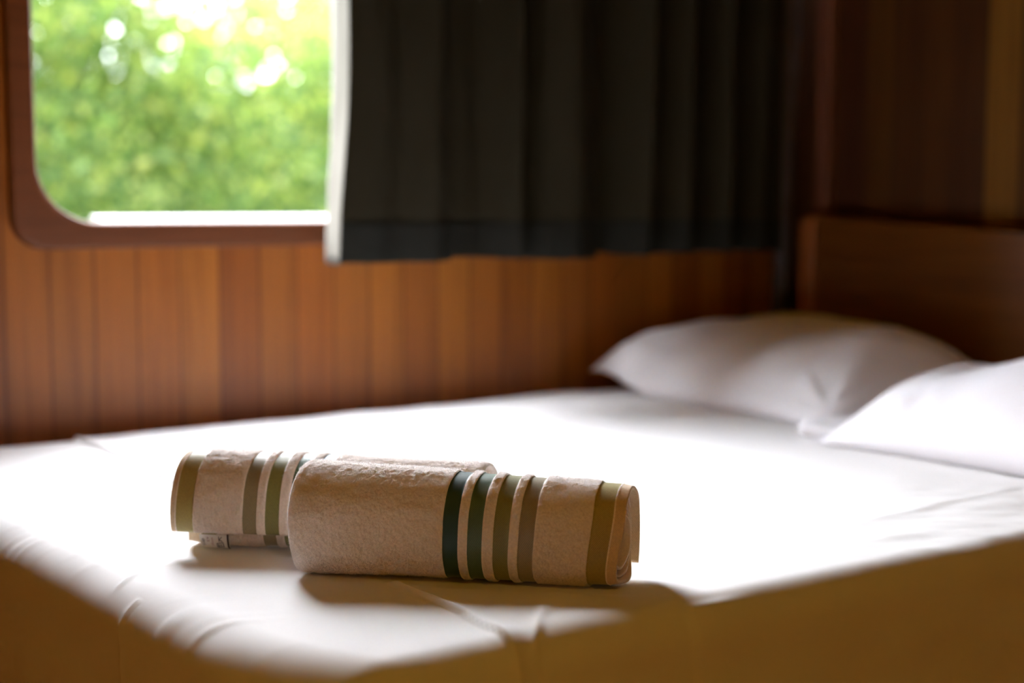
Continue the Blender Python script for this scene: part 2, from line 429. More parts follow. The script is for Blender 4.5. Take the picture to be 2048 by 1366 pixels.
# ------------------------------------------------------------------ sheet over the mattress
def seam_z(x, y):
    """overlapping upper sheet: its hem lies across the bed at x = 0.80"""
    xs = 0.802 - 0.008 * sstep(1.9, 1.5, y) + 0.008 * np.exp(-((y - 1.33) / 0.07) ** 2) + 0.004 * fbm(y * 4, y * 0 + 3.1, 5)
    d = x - xs
    step = sstep(-0.0012, 0.0020, d) * (0.0034 + 0.0070 * np.exp(-np.clip(d, 0, 9) / 0.010))
    return step
def crease(x, y, ax, ay, bx, by, w, h):
    ux, uy = bx - ax, by - ay; L2 = ux * ux + uy * uy; L = math.sqrt(L2)
    t = ((x - ax) * ux + (y - ay) * uy) / L2
    d = ((x - ax) * uy - (y - ay) * ux) / L
    return h * np.exp(-(d / w) ** 2) * sstep(-0.15, 0.15, t) * sstep(1.15, 0.75, t)
def sheet():
    R = 0.042; RX = 0.062; RZ = 0.048; zb = 0.06
    lo = np.array([BX0, BY0, zb]); hi = np.array([BX1, BY1, BED])
    st = 0.0055
    V = []; F = []
    def face(fix, val, a, b):
        na = int((hi[a] - lo[a]) / st) + 1; nb = int((hi[b] - lo[b]) / st) + 1
        ga = np.linspace(lo[a], hi[a], na); gb = np.linspace(lo[b], hi[b], nb)
        if a == 0:                                     # extra fine across the sheet overlap
            ga = np.concatenate([ga[ga < 0.770], np.arange(0.770, 0.830, 0.0012), ga[ga > 0.8305]]); na = len(ga)
        A, B = np.meshgrid(ga, gb, indexing='ij')
        P = np.zeros((na * nb, 3)); P[:, a] = A.ravel(); P[:, b] = B.ravel(); P[:, fix] = val
        off = sum(len(q) for q in V); V.append(P); F.append(grid_faces(na, nb, off))
    face(2, BED, 0, 1); face(1, BY0, 0, 2); face(0, BX0, 1, 2); face(1, BY1, 0, 2); face(0, BX1, 1, 2)
    P = np.concatenate(V); F = np.concatenate(F)
    q = P.copy()
    q[:, 0] = np.clip(P[:, 0], BX0 + RX, BX1 - R); q[:, 1] = np.clip(P[:, 1], BY0 + R, BY1 - R); q[:, 2] = np.minimum(P[:, 2], BED - RZ)
    rad = np.stack([np.where(P[:, 0] < 1.5, RX, R), np.full(len(P), R), np.full(len(P), RZ)], 1)
    d = (P - q) / rad; L = np.linalg.norm(d, axis=1, keepdims=True); nrm = d / np.maximum(L, 1e-9)
    P2 = q + nrm * rad
    nrm = nrm / rad; nrm /= np.linalg.norm(nrm, axis=1, keepdims=True)
    # the foot edge runs a little askew and the mattress corner is rounded in plan
    wf = sstep(0.95, 0.50, P2[:, 0])
    P2[:, 0] += wf * (0.10 * np.clip(2.0 - P2[:, 1], -0.3, 1) + 0.075 * np.clip((1.42 - P2[:, 1]) / 0.235, 0, 1.1) ** 2)
    x, y, z = P2.T
    up = np.clip(nrm[:, 2], 0, 1)
    side = 1 - up
    disp = np.zeros(len(P2))
    # gentle unevenness and fine wrinkles of the top
    disp += 0.0035 * fbm(x * 3.1, y * 3.1, 3, 2)
    disp += 0.0022 * fbm(x * 9 + 2 * y, y * 7 - 3 * x, 8, 2)
    wr = sstep(1.15, 1.6, x) * sstep(1.75, 1.35, y)
    disp += 0.0045 * wr * fbm(x * 9 - y * 5, y * 22 + x * 7, 9, 3) * up
    disp += up * seam_z(x, y)
    disp += up * (crease(x, y, 0.815, 1.19, 0.90, 1.285, 0.006, 0.004) + crease(x, y, 0.60, 1.19, 0.56, 1.30, 0.012, 0.004)
                  + crease(x, y, 1.3, 1.55, 1.75, 1.50, 0.008, 0.002) + crease(x, y, 1.5, 1.38, 2.0, 1.42, 0.008, 0.0025)
                  - crease(x, y, 0.532, 2.02, 0.552, 1.74, 0.0025, 0.0035) + crease(x, y, 0.53, 1.66, 0.60, 1.70, 0.004, 0.003) + crease(x, y, 0.60, 1.70, 0.70, 1.715, 0.003, 0.002))
    # pucker ridges across the foot and front edges
    ef = np.exp(-((P[:, 0] - BX0) / 0.07) ** 2); ee = np.exp(-((y - BY0) / 0.05) ** 2)
    rid = np.maximum(0, fbm(y * 34 + x * 9, x * 5, 21, 2)) * (0.4 + sstep(-0.2, 0.4, fbm(y * 3, y * 0, 30, 1)))
    disp += 0.011 * ef * rid * (0.3 + up)
    rid2 = np.maximum(0, fbm(x * 26 - y * 8, y * 5, 41, 2)) * (0.3 + sstep(0.0, 0.4, fbm(x * 2.3, x * 0, 33, 1)))
    disp += 0.0055 * ee * rid2 * (0.3 + up)
    # hanging sides: soft folds growing downwards, seams of the corner tuck
    drop = np.clip((BED - RZ - z) / 0.35, 0, 1)
    fold = fbm(x * 7 + y * 7, z * 1.6 + 4, 51, 3)
    disp += side * (0.022 * drop * fold + 0.006 * fbm(x * 5 + y * 5 + z * 9, z * 12 - x * 4, 61, 3) * sstep(0, 0.2, drop + 0.1))
    fr_ = (nrm[:, 1] < -0.5)
    disp += np.where(fr_, 0.004 * sstep(-0.002, 0.002, x - 1.035 - 0.03 * drop) - 0.004 * sstep(0.0, 0.10, x - 1.045)
                     + 0.003 * np.exp(-((x - 0.985) / 0.004) ** 2) * sstep(0.05, 0.2, drop), 0)
    disp += np.where(nrm[:, 0] < -0.5, 0.003 * np.exp(-((y - 1.60) / 0.004) ** 2), 0)
    # low bumps along the wall-side edge
    bk = np.exp(-((y - BY1) / 0.05) ** 2)
    disp += up * bk * (0.006 * fbm(x * 5, x * 0 + 1, 71, 2) + 0.012 * np.exp(-((x - 2.05) / 0.35) ** 2))
    press = np.zeros(len(P2))
    for bx, by, an, off_ in ((0.742, 1.584, -43.5, 0.0), (0.665, 1.788, -42.1, 0.013)):
        ux, uy = math.cos(math.radians(an)), math.sin(math.radians(an))
        al = (x - bx) * ux + (y - by) * uy; ac = (x - bx) * -uy + (y - by) * ux - off_
        press = np.maximum(press, sstep(0.066, 0.040, np.abs(ac)) * sstep(-0.05, 0.0, al) * sstep(0.46, 0.41, al))
    press = np.maximum(press, sstep(1.95, 2.08, x) * sstep(1.08, 1.2, y) * sstep(2.80, 2.70, y))
    disp = disp * (1 - 0.9 * press * up)
    P2 = P2 + nrm * disp[:, None]
    o = mesh_obj('bed_sheet', P2, F, M_sheet, origin=(1.57, 1.97, BED))
    bm = bmesh.new(); bm.from_mesh(o.data); bmesh.ops.remove_doubles(bm, verts=bm.verts, dist=0.0006)
    bmesh.ops.recalc_face_normals(bm, faces=bm.faces)
    bm.to_mesh(o.data); bm.free()
    o.data.polygons.foreach_set('use_smooth', [True] * len(o.data.polygons))
    return tag(o, 'smooth white cotton sheet covering the bed and hanging over its sides', 'bed sheet')
sheet()

# ------------------------------------------------------------------ pillows (inflated cloth, solved here)
def pillow_shape(W=0.56, L=0.80, nu=52, nv=74, seed=1, vol=0.052, lean=True):
    """two sewn sheets inflated over the bed plane (z=0); returns verts, faces. u along x (W), v along y (L)"""
    rng = np.random.default_rng(seed)
    gu = np.linspace(-W / 2, W / 2, nu); gv = np.linspace(-L / 2, L / 2, nv)
    A, B = np.meshgrid(gu, gv, indexing='ij')
    top = np.arange(nu * nv).reshape(nu, nv)
    bot = np.full((nu, nv), -1)
    bot[0, :] = top[0, :]; bot[-1, :] = top[-1, :]; bot[:, 0] = top[:, 0]; bot[:, -1] = top[:, -1]
    k = (nu - 2) * (nv - 2); bot[1:-1, 1:-1] = nu * nv + np.arange(k).reshape(nu - 2, nv - 2)
    n = nu * nv + k
    P = np.zeros((n, 3))
    P[top.ravel(), 0] = A.ravel(); P[top.ravel(), 1] = B.ravel()
    P[bot[1:-1, 1:-1].ravel(), 0] = A[1:-1, 1:-1].ravel(); P[bot[1:-1, 1:-1].ravel(), 1] = B[1:-1, 1:-1].ravel()
    P[:, 2] = 0.03
    ins = np.zeros((nu, nv)); ins[1:-1, 1:-1] = 1
    P[top.ravel(), 2] += 0.012 * ins.ravel() + 0.004 * rng.random(nu * nv) * ins.ravel()
    P[bot[1:-1, 1:-1].ravel(), 2] -= 0.012
    E = []; K = []
    for g in (top, bot):
        for a, b, kk in ((g[:-1, :], g[1:, :], 1.0), (g[:, :-1], g[:, 1:], 1.0), (g[:-1, :-1], g[1:, 1:], 0.35), (g[1:, :-1], g[:-1, 1:], 0.35),
                         (g[:-2, :], g[2:, :], 0.10), (g[:, :-2], g[:, 2:], 0.10)):
            E.append(np.stack([a.ravel(), b.ravel()], 1)); K.append(np.full(a.size, kk))
    E = np.concatenate(E); K = np.concatenate(K)
    rest = np.zeros((n, 2)); rest[top.ravel(), 0] = A.ravel(); rest[top.ravel(), 1] = B.ravel()
    rest[bot.ravel(), 0] = A.ravel(); rest[bot.ravel(), 1] = B.ravel()
    L0 = np.linalg.norm(rest[E[:, 0]] - rest[E[:, 1]], axis=1)
    Ft = grid_faces(nu, nv); tb = bot.ravel()
    Fb = tb[Ft][:, ::-1]
    Fq = np.concatenate([Ft, Fb])
    T = np.concatenate([Fq[:, [0, 1, 2]], Fq[:, [0, 2, 3]]])
    i0, i1 = E[:, 0], E[:, 1]
    cnt = np.bincount(i0, K, n) + np.bincount(i1, K, n)
    Vel = np.zeros_like(P)
    for it in range(420):
        a, b, c = P[T[:, 0]], P[T[:, 1]], P[T[:, 2]]
        cr = np.cross(b - a, c - a)
        vol_now = abs(np.einsum('ij,ij->i', a, np.cross(b, c)).sum() / 6)
        nr = np.zeros_like(P)
        for j in range(3):
            for d in range(3): nr[:, d] += np.bincount(T[:, j], cr[:, d], n)
        sgn = np.sign(np.einsum('ij,ij->i', a, np.cross(b, c)).sum())
        pr = np.clip((vol - vol_now) / vol, -1, 1) * 2.2
        Vel = Vel * 0.90 + sgn * nr * pr * 1.6
        Vel[:, 2] -= 0.00022
        old = P.copy(); P = P + Vel
        for s in range(7):
            d = P[i1] - P[i0]; l = np.linalg.norm(d, axis=1)
            cstr = (l - L0) / np.maximum(l, 1e-9) * K * np.where((K < 0.2) & (l > L0 * 0.97), 0.2, 1.0)
            mv = d * (cstr * 0.5)[:, None]
            dx = np.stack([np.bincount(i0, mv[:, j], n) - np.bincount(i1, mv[:, j], n) for j in range(3)], 1)
            P = P + dx / cnt[:, None] * 2.6
            P[:, 2] = np.maximum(P[:, 2], 0.0)
        Vel = (P - old) * 0.9
    P[:, :2] -= P[:, :2].mean(0)
    return P, Fq

PIL_V, PIL_F = pillow_shape()
def pillow(cx, cy, rz, tilt, label, lift=0.0, mirror=False, corner=None, xmax=HX - 0.006, cuff=False):
    P = PIL_V.copy()
    if mirror: P[:, 1] *= -1
    # back edge slumps up against the headboard
    w = sstep(-0.30, 0.30, P[:, 0])
    P[:, 2] += tilt * w ** 1.5
    if corner: 
        P[:, 2] += corner * sstep(0.18, 0.38, P[:, 1] - 0.25 * (P[:, 0] + 0.25))
    sd = 3.0 if mirror else 1.0
    for sx in (-1, 1):
        for sy in (-1, 1):
            ddx, ddy = P[:, 0] - sx * 0.25, P[:, 1] - sy * 0.37
            rr = np.hypot(ddx, ddy); an = np.arctan2(ddy, ddx)
            P[:, 2] += 0.009 * np.exp(-rr / 0.13) * sstep(0.0, 0.06, rr) * np.sin(an * 9 + 3 * fbm(an * 2 + sd, rr * 6, 5, 2) + sx + sy) * sstep(0.02, 0.07, P[:, 2])
    P[:, 2] += 0.030 * sstep(0.02, 0.09, P[:, 2]) * (fbm(P[:, 1] * 13 + sd * 5, P[:, 0] * 4.0, 12, 2)) * (0.35 + sstep(0.1, 0.36, np.abs(P[:, 1])))
    c, s = math.cos(rz), math.sin(rz)
    Q = np.stack([cx + P[:, 0] * c - P[:, 1] * s, cy + P[:, 0] * s + P[:, 1] * c, BED + 0.004 + lift + P[:, 2]], 1)
    over = Q[:, 0] - xmax
    Q[:, 0] = np.where(over > -0.02, xmax - 0.02 + 0.02 * np.tanh((over + 0.02) / 0.05), Q[:, 0])
    F = PIL_F[:, ::-1] if mirror else PIL_F
    o = mesh_obj('pillow', Q, F, M_pillow, origin=(cx, cy, BED))
    md = o.modifiers.new('Subd', 'SUBSURF'); md.levels = 1; md.render_levels = 2
    if cuff:
        CY1 = P[:, 1].max() - 0.012
        V = []; nx, ny = 60, 12
        ts = np.linspace(0, 2 * math.pi, nx, endpoint=False)
        for j in range(ny):
            q = j / (ny - 1)
            hw = 0.283 - 0.030 * (1 - q); ht = 0.046 - 0.014 * (1 - q)
            for t in ts:
                px = hw * math.cos(t); pz = 0.004 + ht * (1 + math.copysign(abs(math.sin(t)) ** 0.45, math.sin(t))) * 0.5 * (1.0 + 0.25 * math.sin(px * 17 + 1.2)) + 0.003 * math.sin(px * 40 + q * 3)
                py = CY1 - 0.050 + 0.092 * q + 0.006 * math.sin(px * 22)
                V.append((cx + px * c - py * s, cy + px * s + py * c, BED + 0.002 + max(pz, 0.003)))
        cu = mesh_obj('pillowcase_cuff', V, grid_faces(ny, nx, close_v=True), M_pillow, o)
        cu['label'] = 'open hemmed end of the pillowcase'
        md = cu.modifiers.new('Sol', 'SOLIDIFY'); md.thickness = 0.0015; md.offset = 0
    return tag(o, label, 'pillow', 'white pillows at the headboard')
pillow(2.345, 2.375, 0.0, 0.055, 'plump white pillow nearer the window, under the end of the curtain', corner=0.045)
pillow(2.23, 1.50, 0.03, 0.02, 'white pillow at the right edge, nearer the viewer, overlapping the other one', mirror=True, cuff=True)

# ------------------------------------------------------------------ curtain
def curtain():
    cur = thing('curtain', (1.36, 2.68, 0.83), 'dark olive pleated curtain with cream lining edge, drawn over the right of the window', 'curtain')
    xs = np.linspace(1.366, 2.605, 560)
    # pleats: (position, depth towards the room, width)
    pl = [(1.43, 0.020, 0.05), (1.555, 0.030, 0.045), (1.70, -0.012, 0.04), (1.775, 0.026, 0.022), (1.83, -0.030, 0.025), (1.93, 0.022, 0.06),
          (2.055, -0.036, 0.030), (2.135, 0.034, 0.026), (2.19, -0.034, 0.02), (2.262, 0.030, 0.030), (2.325, -0.036, 0.022), (2.385, 0.034, 0.026),
          (2.45, -0.036, 0.028), (2.515, 0.022, 0.03), (2.57, -0.02, 0.02)]
    zb, zt, hem = 0.831, 2.20, 0.086
    def surf(x, z, off=0.0):
        h = (z - zb) / (zt - zb)
        y = np.zeros_like(x)
        for i, (p, d, w) in enumerate(pl):
            sway = 0.018 * math.sin(i * 2.1) * (h - 0.25)
            y = y - 1.9 * d * (0.75 + 0.5 * h) * np.exp(-((x - p - sway) / w) ** 2)
        y = y + 0.006 * fbm(x * 14, z * 2.2, 91, 2) + 0.004 * fbm(x * 5, z * 7, 95, 2) * (1 - sstep(0.2, 0.7, h))
        lean = 0.028 * sstep(0.28, 0.0, h) * np.exp(-(x - 1.366) / 0.12)
        return np.stack([x - lean, 2.672 + y - off, z + 0.0 * x], -1)
    def sheet_mesh(name, z0f, z1f, nz, mat, off, thick):
        rows = []
        for k in range(nz):
            t = k / (nz - 1)
            z = z0f(xs) * (1 - t) + z1f * t
            rows.append(surf(xs, z, off))
        P = np.stack(rows, 0)
        o = mesh_obj(name, P.reshape(-1, 3), grid_faces(nz, len(xs)), mat, cur)
        md = o.modifiers.new('Sol', 'SOLIDIFY'); md.thickness = thick; md.offset = 0
        return o
    def bottom(x):
        return zb + 0.004 * np.sin(x * 9) * sstep(1.5, 1.8, x) + 0.006 * sstep(1.605, 1.62, x) - 0.004 * sstep(1.62, 1.80, x) \
            + 0.009 * np.exp(-((x - 2.055) / 0.025) ** 2) + 0.006 * sstep(2.25, 2.5, x)
    sheet_mesh('curtain_cloth', lambda x: bottom(x) + hem - 0.01, zt, 60, M_curt, 0.0, 0.0016)
    hm = sheet_mesh('hem', bottom, zb + hem, 14, M_hem, 0.0022, 0.0024); hm['label'] = 'stitched darker hem along the curtain bottom'
    # cream lining turned round the leading edge towards the glass
    zz = np.linspace(zb - 0.003, zt, 60); nn = 14; P = []
    for z in zz:
        h = (z - zb) / (zt - zb)
        lean = 0.028 * float(sstep(0.28, 0.0, np.array(h)))
        e0 = surf(xs[:2], np.array([z, z]))[0]; fx, fy = e0[0] + 0.0022, e0[1] - 0.0012
        dep = (0.088 + 2.674 - fy) - 0.030 * float(sstep(0.30, 0.0, np.array(h)))
        for t in np.linspace(0, 1, nn):
            w = 0.006 * math.sin(t * 7 + z * 5) * t + 0.004 * float(vnoise(np.array(z * 14.0), np.array(t * 3.0), 7))
            P.append((fx - 0.006 * t + w * 0.6 * min(1, t * 4) + 0.012 * t * t, fy + dep * t, z))
    o = mesh_obj('lining', P, grid_faces(60, nn), M_lining, cur)
    o['label'] = 'cream lining strip on the curtain edge, lit by the window'
    md = o.modifiers.new('Sol', 'SOLIDIFY'); md.thickness = 0.0016; md.offset = 0
    bm = bmesh.new()
    bmesh.ops.create_cone(bm, segments=16, radius1=0.011, radius2=0.011, depth=1.42, cap_ends=True)
    for vv in bm.verts: vv.co = Vector((2.0 + vv.co.z, 2.672 + vv.co.x, 2.205 + vv.co.y))
    for xx in (1.32, 2.68): add_box(bm, xx - 0.01, xx + 0.01, 2.665, Y1 + 0.002, 2.195, 2.215, 0.002)
    bm_obj('curtain_rod', bm, M_stile, cur, smooth=False)
curtain()

# ------------------------------------------------------------------ rolled towels
AX = np.array([0.742, -0.671, 0.0]); AX /= np.linalg.norm(AX)          # along the rolls, left to right
TC = np.array([-AX[1] * -1, -AX[0], 0.0]); TC = np.array([AX[1], -AX[0], 0.0])   # towards the viewer
class Roll:
    """spiral-rolled towel. base: floor contact point under the centre line at u = 0"""
    def __init__(s, base, L, hem_right, th_end, direction, turns, wa, hz, pitch, seed, flap=0.0, hem_out=0.012, taper=0.0, lean=0.0, recess=0.004, ang=-42.1, shear=0.0, dent=0.0, hem_tuck=0.0):
        s.hem_tuck = hem_tuck
        s.shear = shear; s.dent = dent; s.bb = (th_end + math.pi / 2) % (2 * math.pi) if direction > 0 else (-math.pi / 2 - th_end) % (2 * math.pi)
        s.ax = np.array([math.cos(math.radians(ang)), math.sin(math.radians(ang)), 0.0]); s.tc = np.array([s.ax[1], -s.ax[0], 0.0])
        s.lean = lean; s.recess = recess
        s.base = np.array(base); s.L = L; s.hr = hem_right; s.the = th_end; s.dir = direction; s.turns = turns
        s.wa = wa; s.hz = hz; s.pitch = pitch; s.seed = seed; s.flap = flap; s.hem_out = hem_out; s.taper = taper
        s.PHI = 2 * math.pi * turns
    def curve(s, phi, u, lift=0.0):
        """centre surface; phi 0..PHI along the spiral, u from the left end"""
        back = s.PHI - phi                                   # angle left before the free end
        th = s.the - s.dir * back
        rho = 1.0 - s.pitch / s.hz * back / (2 * math.pi)
        rho = rho + s.flap * np.exp(-(back / 0.55) ** 2)
        k = 1.0 - s.taper * (u / s.L)
        ca, sa = np.cos(th), np.sin(th)
        pw = 0.92
        a = s.wa * rho * np.sign(ca) * np.abs(ca) ** pw * k + lift * ca
        z = s.hz * rho * np.sign(sa) * np.abs(sa) ** pw * k + lift * sa
        zc = s.hz * k * (1.0 - s.pitch / s.hz * s.bb / (2 * math.pi))
        u = u - s.shear * np.cos(th)
        # soft flattening on the bed
        zz = z + zc
        lim = 0.0045 + 0.011 * np.maximum(0, 1.0 - rho)
        zz = np.where(zz < lim + 0.012, lim + 0.012 * np.exp((zz - lim - 0.012) / 0.012), zz)
        return s.base[None] + u[:, None] * s.ax[None] + a[:, None] * s.tc[None] + zz[:, None] * np.array([0, 0, 1.0])

def build_towel(name, roll, label, t=0.0072):
    root = thing(name, tuple(roll.base + roll.ax * roll.L / 2), label, 'towel', 'rolled towels on the bed')
    # sampling: dense on the outer 1.4 turns
    outer_arc = 1.45 * 2 * math.pi
    dense = np.linspace(roll.PHI - outer_arc, roll.PHI, 420)
    core = np.linspace(0, roll.PHI - outer_arc, 90)[:-1]
    phi = np.concatenate([core, dense]); nph = len(phi)
    nu = 330
    u = np.linspace(0, roll.L, nu)
    PH, U = np.meshgrid(phi, u, indexing='ij')
    ph = PH.ravel()
    back = roll.PHI - ph
    # hem edge drifts outwards towards the free end; wavy edge
    s_arc = (ph) * roll.hz * 0.9
    ext = roll.hem_out * sstep(4.0, 0.2, back) + 0.0025 * vnoise(ph * 1.6, ph * 0 + 0.5, roll.seed + 3)
    ext = ext - roll.lean * sstep(0.3, 2.4, back)
    ext = ext - roll.dent * np.exp(-((back - 4.5) / 0.9) ** 2)
    inn_ = -roll.recess * sstep(5.0, 6.6, back)
    fold_j = 0.005 * vnoise(ph * 1.1, ph * 0 + 9.5, roll.seed + 4) - 0.006 * sstep(5.5, 9, back)
    uu = U.ravel()
    fr_hem = uu / roll.L if roll.hr else 1 - uu / roll.L         # 1 at the hem end
    sg = 1.0 if roll.hr else -1.0
    uv_u = uu + sg * ((ext + inn_) * fr_hem ** 2 + fold_j * -(1 - fr_hem) ** 4)
    hemd = (1 - fr_hem) * roll.L + 0.0015 * fbm(ph * 2, uu * 0, roll.seed, 1)
    hemd = hemd + roll.hem_tuck * sstep(5.6, 4.6, back)
    C = roll.curve(ph, uv_u)
    e = 1e-3
    d1 = (roll.curve(ph + e, uv_u) - roll.curve(ph - e, uv_u))
    nrm = np.cross(d1, np.broadcast_to(roll.ax, d1.shape)); nrm /= np.maximum(np.linalg.norm(nrm, axis=1, keepdims=True), 1e-9)
    ctr = roll.base[None] + uv_u[:, None] * roll.ax + np.array([0, 0, roll.hz])
    flip = np.sign(np.einsum('ij,ij->i', nrm, C - ctr)); flip[flip == 0] = 1
    g = flip.reshape(nph, nu)
    # consistent per curve: use majority sign
    nrm *= (1.0 if flip.sum() > 0 else -1.0)
    # pile mask: 1 on terry, 0 on hem and bands
    pile = sstep(HEM, HEM + 0.0015, hemd)
    for a, b, c in BANDS:
        pile *= 1 - sstep(a - 0.0012, a + 0.0006, hemd) * (1 - sstep(b - 0.0006, b + 0.0012, hemd))
    uvx = uu * 1.0; sa = s_arc
    sd = roll.seed
    lump = 0.0012 * fbm(uvx * 20, sa * 45, sd + 1, 2) + 0.0036 * fbm(uvx * 7, sa * 26, sd + 2, 1)
    nubs = np.abs(fbm(uvx * 260, sa * 260, sd + 5, 2))
    grit = fbm(uvx * 520, sa * 600, sd + 6, 1)
    pl = pile * (0.0012 + 0.0020 * (0.4 - nubs) + 0.0012 * fbm(uvx * 150, sa * 150, sd + 8, 1)) + lump * (0.6 + 0.4 * pile)
    # thickness: rounded at the fold end, thin hem
    df = fr_hem * roll.L                                       # distance from the fold end
    r0 = 0.011
    rnd = np.sqrt(np.clip(1 - (1 - np.clip(df / r0, 0, 1)) ** 2, 0.0, 1))
    tt = t / 2 * (0.45 + 0.55 * sstep(0.0, HEM + 0.004, hemd)) * np.maximum(rnd, 0.04)
    tend = np.sqrt(np.clip(1 - (1 - np.clip((back) * roll.hz / 0.004, 0, 1)) ** 2, 0.15, 1))
    tt = tt * tend
    Po = C + nrm * (tt + pl * np.maximum(rnd, 0.2) * tend)[:, None]
    Pi = C - nrm * (tt + 0.3 * np.clip(pl, 0, 1) * rnd)[:, None]
    for P in (Po, Pi):
        P[:, 2] = np.maximum(P[:, 2], BED + 0.0035 + 0.0 * P[:, 2])
    m = nph * nu
    V = np.concatenate([Po, Pi])
    Fo = grid_faces(nph, nu); Fi = Fo[:, ::-1] + m
    def strip(idx):
        a = idx[:-1]; b = idx[1:]; return np.stack([a, b, b + m, a + m], 1)
    G = np.arange(m).reshape(nph, nu)
    Fs = np.concatenate([strip(G[0]), strip(G[-1])[:, ::-1], strip(G[:, 0])[:, ::-1], strip(G[:, -1])])
    F = np.concatenate([Fo, Fi, Fs])
    # short fibres standing on the terry loops of the outer wraps (each one thin blade)
    rng = np.random.default_rng(roll.seed + 100)
    cell = np.stack([Fo[:, 0], Fo[:, 1], Fo[:, 2], Fo[:, 3]], 1)
    okc = (pile[cell].min(1) > 0.8) & (back[cell].max(1) < 1.25 * 2 * math.pi)
    cell = cell[okc]
    A_, B_, C_, D_ = (Po[cell[:, k]] for k in range(4))
    area = np.linalg.norm(np.cross(C_ - A_, D_ - B_), axis=1)
    pick = rng.choice(len(cell), FUZZ, p=area / area.sum())
    p_ = rng.random((FUZZ, 1)); q_ = rng.random((FUZZ, 1))
    root_p = (A_[pick] * (1 - p_) + B_[pick] * p_) * (1 - q_) + (D_[pick] * (1 - p_) + C_[pick] * p_) * q_
    nr_ = nrm[cell[pick, 0]]
    hd = hemd[cell[pick, 0]]; hs = s_arc[cell[pick, 0]]
    comb = np.stack([fbm(hd * 260, hs * 260, roll.seed + 31 + k, 2) for k in range(3)], 1)     # clumping direction
    dirv = nr_ + 1.1 * comb + 0.6 * rng.normal(0, 1, (FUZZ, 3)); dirv /= np.linalg.norm(dirv, axis=1, keepdims=True)
    ln = FLEN * rng.uniform(0.45, 1.15, (FUZZ, 1))
    sw = np.cross(dirv, rng.normal(0, 1, (FUZZ, 3))); sw /= np.linalg.norm(sw, axis=1, keepdims=True)
    fw_ = 0.00022
    tip = root_p + dirv * ln; tip[:, 2] = np.maximum(tip[:, 2], BED + 0.0035)
    FV = np.stack([root_p - sw * fw_, root_p + sw * fw_, tip], 1).reshape(-1, 3)
    n0 = len(V)
    off = np.array(root['_w'])
    me = bpy.data.meshes.new('towel_cloth')
    V = np.concatenate([V, FV]); nq = len(F)
    loops = np.concatenate([F.ravel(), n0 + np.arange(len(FV))]).astype(np.int32)
    starts = np.concatenate([np.arange(nq) * 4, nq * 4 + np.arange(FUZZ) * 3]).astype(np.int32)
    me.vertices.add(len(V)); me.vertices.foreach_set('co', (V - off).astype(np.float32).ravel())
    me.loops.add(len(loops)); me.loops.foreach_set('vertex_index', loops)
    me.polygons.add(len(starts)); me.polygons.foreach_set('loop_start', starts)
    me.update(calc_edges=True)
    me.polygons.foreach_set('use_smooth', np.concatenate([np.ones(nq, bool), np.zeros(FUZZ, bool)]))
    me.materials.append(M_towel); me.materials.append(M_fuzz)
    me.polygons.foreach_set('material_index', np.concatenate([np.zeros(nq), np.ones(FUZZ)]).astype(np.int32))
    na_ = me.attributes.new('pile_normal', 'FLOAT_VECTOR', 'POINT')
    fn = nr_ + 0.45 * dirv; fn /= np.linalg.norm(fn, axis=1, keepdims=True)
    na_.data.foreach_set('vector', np.concatenate([nrm, -nrm, np.repeat(fn, 3, 0)]).astype(np.float32).ravel())
    uvl = me.uv_layers.new(name='UVMap')
    hv = np.concatenate([hemd, hemd, np.repeat(hd, 3)]); sv = np.concatenate([s_arc, s_arc, np.repeat(hs, 3)])
    uvl.data.foreach_set('uv', np.stack([hv[loops], sv[loops]], 1).astype(np.float32).ravel())
    o = bpy.data.objects.new('towel_cloth', me); link(o, root); o['_w'] = off.tolist()
    return root, o
FUZZ = 90000; FLEN = 0.0029
B0 = np.array([0, 0, BED])
fbase = np.array([0.7465, 1.580, BED])
bbase = np.array([0.668, 1.785, BED]) + TC * -0.013
ROLL_F = Roll(fbase, 0.405, True, math.radians(212), 1, 3.3, 0.054, 0.0735, 0.0125, 5, flap=0.04, hem_out=-0.006, taper=0.115, ang=-44.2, shear=0.0075, dent=0.012, recess=0.015, hem_tuck=0.007)
ROLL_B = Roll(bbase, 0.405, False, math.radians(-22), -1, 3.2, 0.049, 0.0690, 0.0118, 23, flap=0.10, hem_out=-0.002, taper=0.06, lean=0.003, recess=0.020, shear=0.008, hem_tuck=0.0125)
build_towel('rolled_towel', ROLL_F, 'cream terry towel rolled up, in front, green and olive stripes at its right end')
rb, rbo = build_towel('rolled_towel', ROLL_B, 'cream terry towel rolled up, behind the other, striped left end with care label')

